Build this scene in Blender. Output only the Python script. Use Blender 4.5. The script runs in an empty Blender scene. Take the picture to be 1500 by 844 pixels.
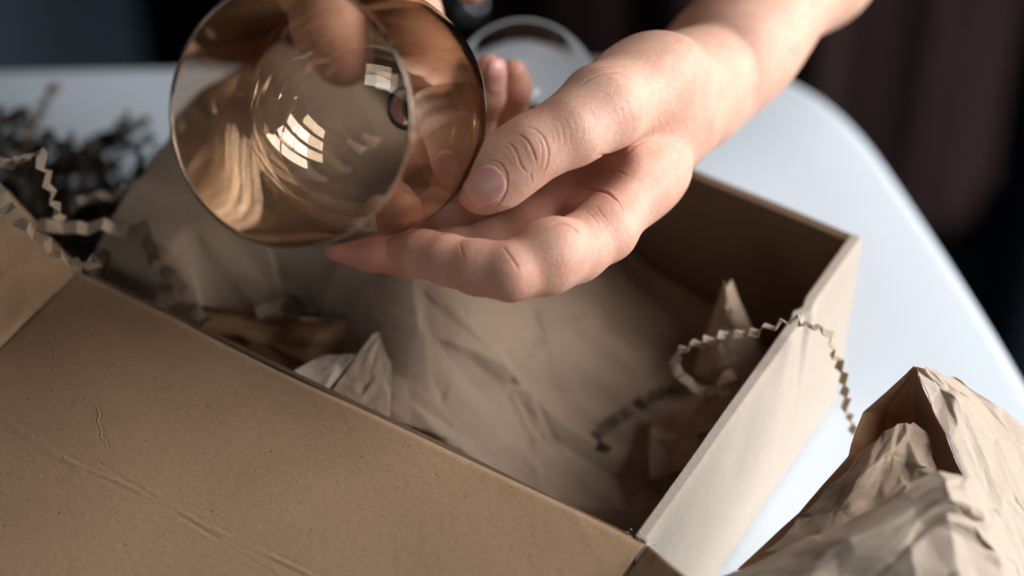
import bpy, bmesh, math, random
import numpy as np
from mathutils import Vector, Matrix, noise
from mathutils.bvhtree import BVHTree
from mathutils.geometry import delaunay_2d_cdt

# ---------------------------------------------------------------- camera
sc = bpy.context.scene
FPX = 3240.0                      # focal length in photo pixels (photo 1500 wide)
PITCH = math.radians(46.8)
CAMZ = 0.561
cp, sp = math.cos(PITCH), math.sin(PITCH)
cam_d = bpy.data.cameras.new('camera')
cam = bpy.data.objects.new('camera', cam_d)
sc.collection.objects.link(cam)
cam.location = (0, 0, CAMZ)
cam.rotation_euler = (math.pi/2 - PITCH, 0, 0)
cam_d.sensor_width = 36
cam_d.lens = 36*FPX/1500
cam_d.clip_start = 0.01
cam_d.clip_end = 50
cam_d.dof.use_dof = True
cam_d.dof.focus_distance = 0.618
cam_d.dof.aperture_fstop = 4.0
sc.camera = cam

# ---------------------------------------------------------------- world, window light, exposure
w = bpy.data.worlds.new('World'); sc.world = w; w.use_nodes = True
bg = w.node_tree.nodes['Background']
bg.inputs[0].default_value = (0.62, 0.78, 1.0, 1); bg.inputs[1].default_value = 0.05
sc.view_settings.view_transform = 'Standard'
sc.view_settings.look = 'None'
sc.view_settings.gamma = 1
sc.view_settings.exposure = 0.13

def area(name, loc, target, sx, sy, power, color):
    ld = bpy.data.lights.new(name, 'AREA'); ld.shape = 'RECTANGLE'
    ld.size, ld.size_y, ld.energy, ld.color = sx, sy, power, color
    o = bpy.data.objects.new(name, ld); sc.collection.objects.link(o)
    o.location = loc
    o.rotation_euler = (Vector(target)-Vector(loc)).to_track_quat('-Z', 'Y').to_euler()
    return o
# a window of two sashes to the right, behind the hand
TG = Vector((0.04, 0.45, 0.05)); WC = TG + Vector((0.89, 0.07, 0.36)).normalized()*1.25
wd = (TG-WC).normalized(); wr = wd.cross(Vector((0,0,1))).normalized(); wu = wr.cross(wd)
for sx in (-1, 0, 1):
    for sy in (-1, 1):
        c = WC + wr*sx*0.34 + wu*sy*0.36
        area('window_pane_light', c, c+wd, 0.24, 0.68, 6.9, (0.99, 0.99, 1.0))
# second, smaller window to the left front of the room, gives the soft fill
area('side_window_light', (-0.45, -0.62, 0.31), (0, 0.5, 0.08), 0.46, 0.42, 1.3, (1.0, 0.99, 0.98))
area('side_window_light', (-0.86, -0.36, 0.36), (0, 0.5, 0.08), 0.55, 0.40, .25, (0.8, 0.9, 1.0))

cy = sc.cycles
cy.use_denoising = True
cy.max_bounces = 14; cy.transmission_bounces = 12; cy.transparent_max_bounces = 12
cy.diffuse_bounces = 4; cy.glossy_bounces = 6
cy.caustics_reflective = True; cy.caustics_refractive = True
cy.blur_glossy = 0.3
cy.sample_clamp_indirect = 6

# ---------------------------------------------------------------- helpers
def P(x, y, d):
    """photo pixel + distance along the view axis -> world point"""
    a = (x-750)/FPX*d; b = (422-y)/FPX*d
    return Vector((a, b*sp + d*cp, CAMZ + b*cp - d*sp))
def onz(x, y, z):
    r = P(x, y, 1.0) - Vector((0, 0, CAMZ))
    t = (z-CAMZ)/r.z
    return Vector((0, 0, CAMZ)) + r*t

def link(name, me, mat=None, parent=None):
    o = bpy.data.objects.new(name, me); sc.collection.objects.link(o)
    if mat is not None: me.materials.append(mat)
    if parent is not None: o.parent = parent
    return o
def tag(o, label, cat=None, group=None, kind=None):
    if label: o['label'] = label
    if cat: o['category'] = cat
    if group: o['group'] = group
    if kind: o['kind'] = kind
    return o
def empty(name, loc=(0, 0, 0)):
    o = bpy.data.objects.new(name, None); sc.collection.objects.link(o)
    o.empty_display_size = .01; o.location = loc
    return o
def adopt(o, root):
    """parent world-space mesh o to a root empty that stands at its own place"""
    o.parent = root
    o.matrix_parent_inverse = Matrix.Translation(-root.location)
    return o
def mesh(name, verts, faces, smooth=True):
    me = bpy.data.meshes.new(name)
    me.from_pydata([tuple(v) for v in verts], [], [tuple(f) for f in faces])
    me.update()
    if smooth: me.polygons.foreach_set('use_smooth', [True]*len(me.polygons))
    return me
def catmull(pts, n):
    pts = [np.array(p, float) for p in pts]
    P_ = [2*pts[0]-pts[1]] + pts + [2*pts[-1]-pts[-2]]
    out = []
    for i in range(1, len(P_)-2):
        p0, p1, p2, p3 = P_[i-1:i+3]
        for k in range(n):
            t = k/n
            out.append(.5*((2*p1)+(-p0+p2)*t+(2*p0-5*p1+4*p2-p3)*t*t+(-p0+3*p1-3*p2+p3)*t**3))
    out.append(pts[-1])
    return out
def sstep(a, b, x):
    t = np.clip((x-a)/(b-a), 0, 1); return t*t*(3-2*t)

# ---------------------------------------------------------------- materials
def newmat(name):
    m = bpy.data.materials.new(name); m.use_nodes = True
    nt = m.node_tree; b = nt.nodes['Principled BSDF']
    return m, nt, b
def N(nt, t, **kw):
    n = nt.nodes.new(t)
    for k, v in kw.items():
        if k in n.inputs.keys(): n.inputs[k].default_value = v
        else: setattr(n, k, v)
    return n
def mixc(nt, fac, a, b, bt='MIX'):
    n = nt.nodes.new('ShaderNodeMix'); n.data_type = 'RGBA'; n.blend_type = bt
    for i, v in ((0, fac), (6, a), (7, b)):
        if hasattr(v, 'node'): nt.links.new(v, n.inputs[i])
        else: n.inputs[i].default_value = v if i == 0 else (*v, 1)
    return n.outputs[2]
def rng(nt, v, a, b, c=0., d=1.):
    n = nt.nodes.new('ShaderNodeMapRange'); nt.links.new(v, n.inputs[0])
    for i, x in enumerate((a, b, c, d)): n.inputs[i+1].default_value = x
    return n.outputs[0]
def noi(nt, co, scale, detail=3, rough=.5, dist=0):
    n = N(nt, 'ShaderNodeTexNoise'); n.inputs['Scale'].default_value = scale
    n.inputs['Detail'].default_value = detail; n.inputs['Roughness'].default_value = rough
    n.inputs['Distortion'].default_value = dist
    nt.links.new(co, n.inputs['Vector']); return n.outputs['Fac']
def obco(nt):
    return nt.nodes.new('ShaderNodeTexCoord').outputs['Object']
def bump(nt, b, pairs):
    prev = None
    for h, strength, dist in pairs:
        n = N(nt, 'ShaderNodeBump'); n.inputs['Strength'].default_value = strength
        n.inputs['Distance'].default_value = dist
        nt.links.new(h, n.inputs['Height'])
        if prev: nt.links.new(prev, n.inputs['Normal'])
        prev = n.outputs[0]
    nt.links.new(prev, b.inputs['Normal'])

def kraft(name, base, dark, fleck=.5, trans=0., rough=.85, mott=1.0, grain=.35):
    m, nt, b = newmat(name)
    co = obco(nt)
    big = noi(nt, co, 45, 4, .6)
    mid = noi(nt, co, 420, 4, .65)
    st = nt.nodes.new('ShaderNodeMapping'); nt.links.new(co, st.inputs[0])
    st.inputs['Rotation'].default_value = (0, 0, .55); st.inputs['Scale'].default_value = (1, 3.2, 2)
    fib = noi(nt, st.outputs[0], 900, 2, .6, .4)
    fac = rng(nt, mid, .3, .7)
    c = mixc(nt, fac, base, tuple(x*(1-.16*mott) for x in base))
    c = mixc(nt, rng(nt, big, .35, .7, 0, .55*mott), c, tuple(x*.8 for x in base))
    c = mixc(nt, rng(nt, fib, .52, .72, 0, .30), c, tuple(min(1, x*1.35) for x in base))
    gr = noi(nt, co, 1500, 2, .7)
    c = mixc(nt, rng(nt, gr, .35, .65, .0, .55*mott+.1), c, tuple(x*.70 for x in base))
    gr2 = noi(nt, co, 2600, 1, .6)
    c = mixc(nt, rng(nt, gr2, .58, .75, .0, .4*mott), c, tuple(min(1, x*1.5) for x in base))
    v = N(nt, 'ShaderNodeTexVoronoi'); v.inputs['Scale'].default_value = 620
    nt.links.new(co, v.inputs['Vector'])
    sel = N(nt, 'ShaderNodeSeparateColor'); nt.links.new(v.outputs['Color'], sel.inputs[0])
    s1 = rng(nt, sel.outputs[0], .965, .985)
    d1 = rng(nt, v.outputs['Distance'], .32, .18)
    mul = N(nt, 'ShaderNodeMath', operation='MULTIPLY'); nt.links.new(s1, mul.inputs[0]); nt.links.new(d1, mul.inputs[1])
    mul2 = N(nt, 'ShaderNodeMath', operation='MULTIPLY'); nt.links.new(mul.outputs[0], mul2.inputs[0]); mul2.inputs[1].default_value = fleck
    c = mixc(nt, mul2.outputs[0], c, dark)
    nt.links.new(c, b.inputs['Base Color'])
    b.inputs['Roughness'].default_value = rough
    b.inputs['Specular IOR Level'].default_value = .25
    bump(nt, b, [(mid, grain, .0004), (fib, grain*.8, .0003)])
    if trans:
        out = nt.nodes['Material Output']
        t = N(nt, 'ShaderNodeBsdfTranslucent'); t.inputs[0].default_value = (base[0]*1.1, base[1]*.75, base[2]*.45, 1)
        mx = N(nt, 'ShaderNodeMixShader'); mx.inputs[0].default_value = trans
        nt.links.new(b.outputs[0], mx.inputs[1]); nt.links.new(t.outputs[0], mx.inputs[2])
        nt.links.new(mx.outputs[0], out.inputs[0])
    return m
M = {}
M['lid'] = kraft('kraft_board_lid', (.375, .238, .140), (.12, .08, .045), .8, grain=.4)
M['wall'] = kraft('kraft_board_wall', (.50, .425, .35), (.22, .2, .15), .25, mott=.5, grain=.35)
M['inner'] = kraft('shaded_board_inside', (.17, .105, .062), (.06, .06, .03), .5)  # kraft board with the shade inside the box painted into its colour
M['paper'] = kraft('kraft_packing_paper', (.345, .25, .175), (.15, .15, .1), .2, trans=.16, rough=.7, mott=.5, grain=.15)
M['brown'] = kraft('shaded_packing_paper', (.36, .20, .105), (.1, .06, .03), .2, trans=.34, rough=.7, mott=.5, grain=.15)  # packing paper in shade, the shade put into the brown colour
M['paper2'] = kraft('pale_packing_paper', (.56, .455, .36), (.3, .25, .2), .15, trans=.16, rough=.65, mott=.4, grain=.12)  # a pale corner, and lit bundle sheets with light painted into the tone
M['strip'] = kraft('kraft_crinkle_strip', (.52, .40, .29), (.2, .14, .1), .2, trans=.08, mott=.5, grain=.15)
M['bstrip'] = kraft('shaded_crinkle_strip', (.16, .115, .08), (.05, .03, .02), .2, mott=.5, grain=.15)  # kraft strip colour darkened to carry the shade inside the box
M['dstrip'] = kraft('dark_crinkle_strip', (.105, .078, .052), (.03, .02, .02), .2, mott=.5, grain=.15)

def plain(name, col, rough, spec=.5, vary=.1, scale=30, bs=0, bd=.001):
    m, nt, b = newmat(name); co = obco(nt)
    n = noi(nt, co, scale, 4, .6)
    c = mixc(nt, rng(nt, n, .3, .7), col, tuple(x*(1-vary) for x in col))
    nt.links.new(c, b.inputs['Base Color'])
    b.inputs['Roughness'].default_value = rough; b.inputs['Specular IOR Level'].default_value = spec
    if bs: bump(nt, b, [(noi(nt, co, scale*20, 3), bs, bd)])
    return m
M['table'] = plain('white_lacquer', (.68, .75, .81), .36, .5, .03, 12, .06, .0003)
M['floor'] = plain('dark_floor', (.02, .02, .024), .6, .3, .3, 8)
M['navy'] = plain('navy_curtain_cloth', (.010, .016, .024), .95, .1, .3, 6, .3, .001)
M['maroon'] = plain('maroon_cloth', (.024, .012, .012), .95, .1, .25, 10, .4, .001)
M['slate'] = plain('slate_curtain_cloth', (.34, .42, .50), .9, .1, .1, 5, .3, .001)
M['black'] = plain('black_curtain_cloth', (.004, .004, .005), .95, .1, .3, 5)
m, nt, b = newmat('button_metal'); b.inputs['Metallic'].default_value = 1; b.inputs['Base Color'].default_value = (.6, .6, .62, 1); b.inputs['Roughness'].default_value = .25; M['metal'] = m

def glassmat(name, c0, c1, lustre=0., pwr=2.2):
    """tinted glass: the tint deepens where the wall is crossed at a slant"""
    m, nt, b = newmat(name); nt.nodes.remove(b)
    out = nt.nodes['Material Output']
    g = N(nt, 'ShaderNodeBsdfGlass'); g.inputs['IOR'].default_value = 1.54; g.inputs['Roughness'].default_value = 0.0
    lw = N(nt, 'ShaderNodeLayerWeight'); lw.inputs[0].default_value = .5
    pw = N(nt, 'ShaderNodeMath', operation='POWER'); nt.links.new(lw.outputs['Facing'], pw.inputs[0]); pw.inputs[1].default_value = pwr
    c = mixc(nt, pw.outputs[0], c0, c1)
    nt.links.new(c, g.inputs['Color'])
    if lustre:       # thin metallic lustre coat
        gl = N(nt, 'ShaderNodeBsdfGlossy'); gl.inputs['Roughness'].default_value = .02; gl.inputs['Color'].default_value = (1, .86, .74, 1)
        mx = N(nt, 'ShaderNodeMixShader'); mx.inputs[0].default_value = lustre
        nt.links.new(g.outputs[0], mx.inputs[1]); nt.links.new(gl.outputs[0], mx.inputs[2]); nt.links.new(mx.outputs[0], out.inputs[0])
    else: nt.links.new(g.outputs[0], out.inputs[0])
    return m
M['bowl'] = glassmat('amber_glass', (.995, .95, .895), (.985, .84, .64), .12, 1.5)
M['clear'] = glassmat('clear_glass', (.985, .98, .97), (.93, .92, .90))

# ---------------------------------------------------------------- the setting
def struct(name, me, mat): 
    o = link(name, me, mat); o['kind'] = 'structure'; return o
bm = bmesh.new()
bmesh.ops.create_grid(bm, x_segments=2, y_segments=2, size=4)
me = bpy.data.meshes.new('floor'); bm.to_mesh(me); bm.free()
fl = struct('floor', me, M['floor']); fl.location = (0, 1, -.74)

def drape(name, pts, z0, z1, amp, wl, seed, mat, ph=0):
    """a hanging cloth with vertical folds running along the polyline pts"""
    rnd = random.Random(seed)
    path = catmull([np.array(p, float) for p in pts], 60)
    L = [0]
    for a, b_ in zip(path, path[1:]): L.append(L[-1]+float(np.linalg.norm(b_-a)))
    nz = 26; vs = []; fs = []
    k1, k2 = rnd.random()*6, rnd.random()*6
    for j in range(nz+1):
        z = z0+(z1-z0)*j/nz
        for i, p in enumerate(path):
            a = path[max(0, i-1)]; b_ = path[min(len(path)-1, i+1)]
            t = b_-a; t = t/np.linalg.norm(t); n = np.array((-t[1], t[0]))
            s = L[i]
            f = math.sin(s/wl*6.283+k1+ph+.4*math.sin(z*5))+.5*math.sin(s/wl*6.283*1.7+k2+z*2)+.25*noise.noise((s*20, z*6, seed))
            q = p+n*amp*f*(1-.15*j/nz)
            vs.append((q[0], q[1], z))
    npz = len(path)
    for j in range(nz):
        for i in range(npz-1):
            a = j*npz+i; fs.append((a, a+1, a+npz+1, a+npz))
    me = mesh(name, vs, fs)
    o = link(name, me, mat)
    md = o.modifiers.new('t', 'SOLIDIFY'); md.thickness = .003
    return o
o = drape('curtain', [(.33, 1.08), (.55, 1.06), (.8, 1.05), (1.1, .98)], -.73, .5, .016, .11, 3, M['navy'])
tag(o, 'dark navy curtain hanging behind the right end of the table', 'curtain')
o = drape('curtain', [(-.9, 1.16), (-.6, 1.17), (-.262, 1.18)], -.73, .5, .008, .2, 4, M['slate'])
tag(o, 'slate grey curtain at the far left behind the table', 'curtain')
o = drape('curtain', [(-.30, 1.26), (0, 1.27), (.45, 1.25)], -.73, .5, .015, .1, 5, M['black'])
tag(o, 'black curtain between the grey curtain and the maroon clothing', 'curtain')

# table
root = empty('table', (-.12, .3, 0)); tag(root, 'white table with rounded corner under the open box', 'table')
pts = [(-.50, .638), (-.30, .642), (-.12, .646), (0, .650), (.05, .652), (.083, .649), (.108, .637), (.128, .613), (.146, .568), (.172, .487), (.205, .36), (.235, .2), (.25, .09), (.235, .04), (.19, .02), (-.40, .02), (-.48, .035), (-.52, .09), (-.53, .4), (-.53, .60), (-.52, .632)]
base = catmull([np.array(p) for p in pts+[pts[0]]], 10)[:-1]
ctr = np.array((-.12, .33)); n = len(base)
nor = []
for i in range(n):
    t = base[(i+1) % n]-base[i-1]; t = t/np.linalg.norm(t); nor.append(np.array((t[1], -t[0])))
if sum(np.dot(nor[i], base[i]-ctr) for i in range(n)) < 0: nor = [-v for v in nor]
rings = []; R_ = .006; H = .022
for k in range(7):
    a = math.pi/2*k/6; rings.append((-R_+R_*math.sin(a), -R_+R_*math.cos(a)))
for k in range(7):
    a = math.pi/2*k/6; rings.append((-R_+R_*math.cos(a), -H+R_-R_*math.sin(a)))
vs = []; fs = []
for (off, z) in [(-.03, 0)]+rings:
    for i in range(n): q = base[i]+nor[i]*off; vs.append((q[0], q[1], z))
nr = len(rings)+1
for j in range(nr-1):
    for i in range(n): fs.append((j*n+i, (j+1)*n+i, (j+1)*n+(i+1) % n, j*n+(i+1) % n))
fs.append(tuple(range(n))); fs.append(tuple(reversed(range((nr-1)*n, nr*n))))
me = mesh('tabletop', vs, fs)
bm = bmesh.new(); bm.from_mesh(me); bmesh.ops.recalc_face_normals(bm, faces=bm.faces[:]); bm.to_mesh(me); bm.free()
me.polygons[len(me.polygons)-1].use_smooth = False; me.polygons[len(me.polygons)-2].use_smooth = False
adopt(link('tabletop', me, M['table']), root)
for (x, y) in ((-.42, .12), (.12, .12), (-.42, .54), (.02, .54)):
    bm = bmesh.new()
    bmesh.ops.create_cone(bm, cap_ends=True, segments=24, radius1=.012, radius2=.02, depth=.715, matrix=Matrix.Translation((x, y, -.0225-.3575)))
    me = bpy.data.meshes.new('leg'); bm.to_mesh(me); bm.free()
    adopt(link('leg', me, M['table']), root)
# ---------------------------------------------------------------- the cardboard box
RIM = CAMZ-.484; WH = .0757
F1 = onz(948, 796, RIM)      # front right corner of the rim
F0 = onz(120, 395, RIM)      # front left
uv = (F0-F1); LU = uv.length; uu = uv.normalized()
ww = Vector((-uu.y, uu.x, 0))
if ww.y < 0: ww = -ww
LW = (onz(1265, 350, RIM)-F1).length
def B(u, w_, z): return F1+uu*u+ww*w_+Vector((0, 0, z))

def panel(name, o, a, b, n_, th, nu, nv, mat, disp=None, parent=None, tagroot=None):
    """closed board: grid over o + s*a + t*b, thickness th along -n_; disp(s,t)-> offset along n_ of the top face"""
    vs = []; fs = []
    for side in (0, 1):
        for j in range(nv+1):
            for i in range(nu+1):
                s, t = i/nu, j/nv
                d = disp(s, t) if disp else 0
                vs.append(o+a*s+b*t+n_*(d-(th if side else 0)))
    K = (nu+1)*(nv+1); st = nu+1
    for j in range(nv):
        for i in range(nu):
            q = j*st+i
            fs.append((q, q+1, q+st+1, q+st)); fs.append((K+q, K+q+st, K+q+st+1, K+q+1))
    for i in range(nu):
        fs.append((i, K+i, K+i+1, i+1)); q = nv*st+i; fs.append((q, q+1, K+q+1, K+q))
    for j in range(nv):
        q = j*st; fs.append((q, q+st, K+q+st, K+q)); q = j*st+nu; fs.append((q, K+q, K+q+st, q+st))
    me = mesh(name, vs, fs)
    bm = bmesh.new(); bm.from_mesh(me); bmesh.ops.recalc_face_normals(bm, faces=bm.faces[:])
    for e in bm.edges:
        if len(e.link_faces) == 2 and e.calc_face_angle(0) > .9: e.smooth = False
    bm.to_mesh(me); bm.free()
    return link(name, me, mat)
box = empty('cardboard_box', B(LU/2, LW/2, -WH)); tag(box, 'open kraft cardboard gift box with its lid folded forward, filled with crumpled paper', 'cardboard box')
Z = Vector((0, 0, 1)); T = .003
def wob(seed, amp, sc_):
    return lambda s, t: amp*noise.noise((s*sc_, t*sc_, seed*7.3))
g = .0003
# right wall: rolled double board; outer face looks along -uu
def rw(s, t):  # s along +ww, t from the table up
    d = .0004*noise.noise((s*4, t*3, 1.1))+.00008*noise.noise((s*14, t*9, 4))
    d += -.0011*math.exp(-((s-.715)/.012)**2)*math.exp(-((t-1)/.35)**2)      # dent under the paper strip
    d += .0009*math.exp(-((s-.735)/.02)**2)*math.exp(-((t-1)/.3)**2)
    d += -.0006*sstep(.95, 1.0, t)**2 if t > .95 else 0
    return d
o = panel('right_wall', B(0, 0, -WH), ww*LW, Z*(WH+.0006), -uu, .0034, 120, 60, M['wall'], rw)
md = o.modifiers.new('b', 'BEVEL'); md.width = .0005; md.segments = 3; md.limit_method = 'ANGLE'; md.angle_limit = 1.0
adopt(o, box)
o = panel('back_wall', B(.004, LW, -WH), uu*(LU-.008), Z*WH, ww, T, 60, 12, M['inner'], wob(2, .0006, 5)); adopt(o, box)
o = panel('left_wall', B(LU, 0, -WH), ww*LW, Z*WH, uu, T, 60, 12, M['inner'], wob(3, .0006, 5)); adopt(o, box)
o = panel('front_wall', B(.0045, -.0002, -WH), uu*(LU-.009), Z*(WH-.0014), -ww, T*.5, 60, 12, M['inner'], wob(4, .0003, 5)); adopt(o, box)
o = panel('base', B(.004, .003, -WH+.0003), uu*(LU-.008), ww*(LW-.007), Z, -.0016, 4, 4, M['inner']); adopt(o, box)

# lid: hinged on the front edge, lying out towards the viewer
LLEN = .125
# creases drawn on the lid in photo pixels -> lid (u, v) coordinates
def lid_uv(x, y):
    p = onz(x, y, RIM)-F1; return (p.dot(uu), -p.dot(ww))
def polyuv(pts): return np.array([lid_uv(*p) for p in pts])
cre = [(polyuv([(66, 480), (74, 489), (77, 503), (83, 512), (81, 528), (88, 541), (92, 556)]), .0005, .0004, 1),
       (polyuv([(142, 594), (147, 607), (144, 618), (150, 630), (149, 640), (157, 648), (158, 656), (164, 665)]), .0005, .0004, 1),
       (polyuv([(95, 672), (200, 716), (300, 765), (400, 812), (480, 850), (560, 890)]), .0005, .00055, 1),
       (polyuv([(150, 680), (250, 742), (330, 792), (420, 850), (500, 900)]), .00035, .0005, -1),
       (polyuv([(0, 610), (60, 650), (120, 690)]), .0003, .001, 1),
       (polyuv([(840, 752), (870, 800), (900, 850)]), .0002, .0015, 1)]
def segdist(Q, A, B_):
    ab = B_-A; t = np.clip(((Q-A)@ab)/max(1e-12, ab@ab), 0, 1)
    return np.linalg.norm(Q-(A+t[:, None]*ab), axis=1)
cre[0] = (cre[0][0], .0006, .0002, 1); cre[1] = (cre[1][0], .0006, .0002, 1)
def axis_pts(L_, step, zones, fine):
    out = [0.0]; 
    while out[-1] < L_:
        x = out[-1]; out.append(x+(fine if any(p <= x <= q for p, q in zones) else step))
    out[-1] = L_; return np.array(out)
zu = [(cre[k][0][:, 0].min()-.0012, cre[k][0][:, 0].max()+.0012) for k in (0, 1)]
zv = [(cre[k][0][:, 1].min()-.0012, cre[k][0][:, 1].max()+.0012) for k in (0, 1)]
US = axis_pts(LU-.001, .0004, zu, .00013)+.0005; VS = axis_pts(LLEN, .0004, zv, .00022)
nu, nv = len(US)-1, len(VS)-1
S, T_ = np.meshgrid(US, VS)
Q = np.stack([S.ravel(), T_.ravel()], 1)
hgt = np.zeros(len(Q))
for pl, a, sg, sgn in cre:
    m_ = np.where(((Q > pl.min(0)-.006) & (Q < pl.max(0)+.006)).all(1))[0]
    d = np.full(len(m_), 9.)
    for A_, B2 in zip(pl, pl[1:]): d = np.minimum(d, segdist(Q[m_], A_, B2))
    k_ = d < sg*6; m_ = m_[k_]; d = d[k_]
    jit = np.array([noise.noise((q[0]*150, q[1]*150, a*1e4)) for q in Q[m_]])
    hgt[m_] += .30*sgn*a*np.clip(.7+1.1*jit, 0, 2)*(np.exp(-(d/sg)**2)-.6*np.exp(-((d-sg*2.2)/sg)**2))
x_, y_ = Q[:, 0], Q[:, 1]
hgt += .0005*np.sin(x_*31+y_*17+1)+.0004*np.sin(x_*-23+y_*52+2)+.00018*np.sin(x_*90+2*np.sin(y_*40))*np.sin(y_*110+1)
hgt += -.0012*np.exp(-(y_/.0013)**2)+.0002          # rounded fold at the hinge
hgt += -.42*np.clip(y_-.02, 0, 1)**2                # sags slightly
O_ = np.array(B(0, 0, 0)); au, aw = np.array(uu), np.array(ww)
top = O_+x_[:, None]*au-(y_[:, None]+.0004)*aw+hgt[:, None]*np.array((0, 0, 1.))
vs = np.concatenate([top, top-np.array((0, 0, .0016))]).tolist()
K = len(Q); st = nu+1
jj, ii = np.meshgrid(np.arange(nv), np.arange(nu), indexing='ij'); q = (jj*st+ii).ravel()
fs = np.concatenate([np.stack([q, q+st, q+st+1, q+1], 1), np.stack([K+q, K+q+1, K+q+st+1, K+q+st], 1)]).tolist()
for i in range(nu): fs.append((i, i+1, K+i+1, K+i)); q = nv*st+i; fs.append((q, K+q, K+q+1, q+1))
for j in range(nv): q = j*st; fs.append((q, K+q, K+q+st, q+st)); q = j*st+nu; fs.append((q, q+st, K+q+st, K+q))
me = mesh('lid', vs, fs)
lid = link('lid', me, M['lid']); adopt(lid, box)

# side flaps of the lid, both standing up a little
def flap(u0, outdir, ang, ln, label, cut0, cut1, mat, seed):
    e = outdir*math.cos(ang)+Z*math.sin(ang)
    nrm = Z*math.cos(ang)-outdir*math.sin(ang)
    o0 = B(u0, 0, 0)-outdir*.0003-Z*.0002
    nu_, nv_ = 60, 110
    vs = []; fs = []
    for side in (0, 1):
        for j in range(nv_+1):
            for i in range(nu_+1):
                s, t = i/nu_, j/nv_
                lo = -cut0*s*ln; hi = LLEN-cut1*s*ln
                v = lo+(hi-lo)*t
                sag = -.35*max(0, v-.02)**2*1.2
                d = .0009*noise.noise((s*3, t*5, seed))+.0004*noise.noise((s*9, t*15, seed))-.0008*math.exp(-(s*ln/.0015)**2)
                vs.append(o0-ww*v+e*(s*ln)+nrm*(d-(.0016 if side else 0))+Z*sag)
    K = (nu_+1)*(nv_+1); st = nu_+1
    for j in range(nv_):
        for i in range(nu_):
            q = j*st+i; fs.append((q, q+1, q+st+1, q+st)); fs.append((K+q, K+q+st, K+q+st+1, K+q+1))
    for i in range(nu_): fs.append((i, K+i, K+i+1, i+1)); q = nv_*st+i; fs.append((q, q+1, K+q+1, K+q))
    for j in range(nv_): q = j*st; fs.append((q, q+st, K+q+st, K+q)); q = j*st+nu_; fs.append((q, K+q, K+q+st, q+st))
    me = mesh('side_flap', vs, fs)
    bm = bmesh.new(); bm.from_mesh(me); bmesh.ops.recalc_face_normals(bm, faces=bm.faces[:]); bm.to_mesh(me); bm.free()
    o = link('side_flap', me, mat); o.parent = lid
    o['label'] = label
    return o
flap(LU, uu, math.radians(29), .05, 'left side flap of the lid, folded slightly upwards', .1, 0, M['lid'], 2)
flap(0, -uu, math.radians(42), .05, 'right side flap of the lid, folded slightly up and in shade', -.6, 0, M['lid'], 5)
# frayed fibres of the torn board at the front right corner
rnd = random.Random(5); vs = []; fs = []
for k in range(26):
    p = B(rnd.uniform(-.002, .006), rnd.uniform(-.001, .0015), rnd.uniform(-.0005, .001))
    d = Vector((rnd.uniform(-1, 1), rnd.uniform(-1, 1), rnd.uniform(0, 1.2))).normalized()*rnd.uniform(.0006, .0018)
    e = d.cross(Vector((.3, .2, .9))).normalized()*.00012
    q = p+d*.5+Vector((rnd.uniform(-1, 1), rnd.uniform(-1, 1), rnd.uniform(-1, 1)))*.0002
    b0 = len(vs); vs += [p-e, p+e, q+e, q-e, p+d]; fs += [(b0, b0+1, b0+2, b0+3), (b0+3, b0+2, b0+4)]
o = link('torn_fibre', mesh('torn_fibre', vs, fs), M['wall']); o['kind'] = 'stuff'; adopt(o, box)

# ---------------------------------------------------------------- crumpled paper
def crumple_field(seed, L_, npts, amp):
    """piecewise flat facets over [0,L]^2: random points with random heights, Delaunay"""
    rnd = random.Random(seed)
    pts = [Vector((x, y)) for x in (-.2*L_, 1.2*L_) for y in (-.2*L_, 1.2*L_)]
    pts += [Vector((rnd.uniform(-.2, 1.2)*L_, rnd.uniform(-.2, 1.2)*L_)) for _ in range(npts)]
    hs = [rnd.uniform(-amp, amp) for _ in pts]
    v, e, f, ov, oe, of = delaunay_2d_cdt(pts, [], [], 0, 1e-7)
    hv = [hs[ov[i][0]] if ov[i] else 0 for i in range(len(v))]
    bv = BVHTree.FromPolygons([(p.x, p.y, h) for p, h in zip(v, hv)], f)
    def h(x, y):
        r = bv.ray_cast(Vector((x, y, 1)), Vector((0, 0, -1)))
        return r[0].z if r[0] else 0
    return h
def sheet(name, fn, nu, nv, mat, thick=.0002, smooth_iter=1):
    vs = [fn(i/nu, j/nv) for j in range(nv+1) for i in range(nu+1)]
    st = nu+1
    fs = [(j*st+i, j*st+i+1, (j+1)*st+i+1, (j+1)*st+i) for j in range(nv) for i in range(nu)]
    me = mesh(name, vs, fs)
    if smooth_iter:
        bm = bmesh.new(); bm.from_mesh(me)
        for _ in range(smooth_iter): bmesh.ops.smooth_vert(bm, verts=[v for v in bm.verts if not v.is_boundary], factor=.5, use_axis_x=True, use_axis_y=True, use_axis_z=True)
        bm.to_mesh(me); bm.free()
        me.polygons.foreach_set('use_smooth', [True]*len(me.polygons))
    o = link(name, me, mat)
    md = o.modifiers.new('t', 'SOLIDIFY'); md.thickness = thick; md.offset = 0
    return o
def gs(s, t, a, b, ra, rb): return math.exp(-((s-a)/ra)**2-((t-b)/rb)**2)
cA = crumple_field(11, 1, 55, 1); cB = crumple_field(12, 1, 150, 1); cC = crumple_field(13, 1, 1300, 1)
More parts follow.
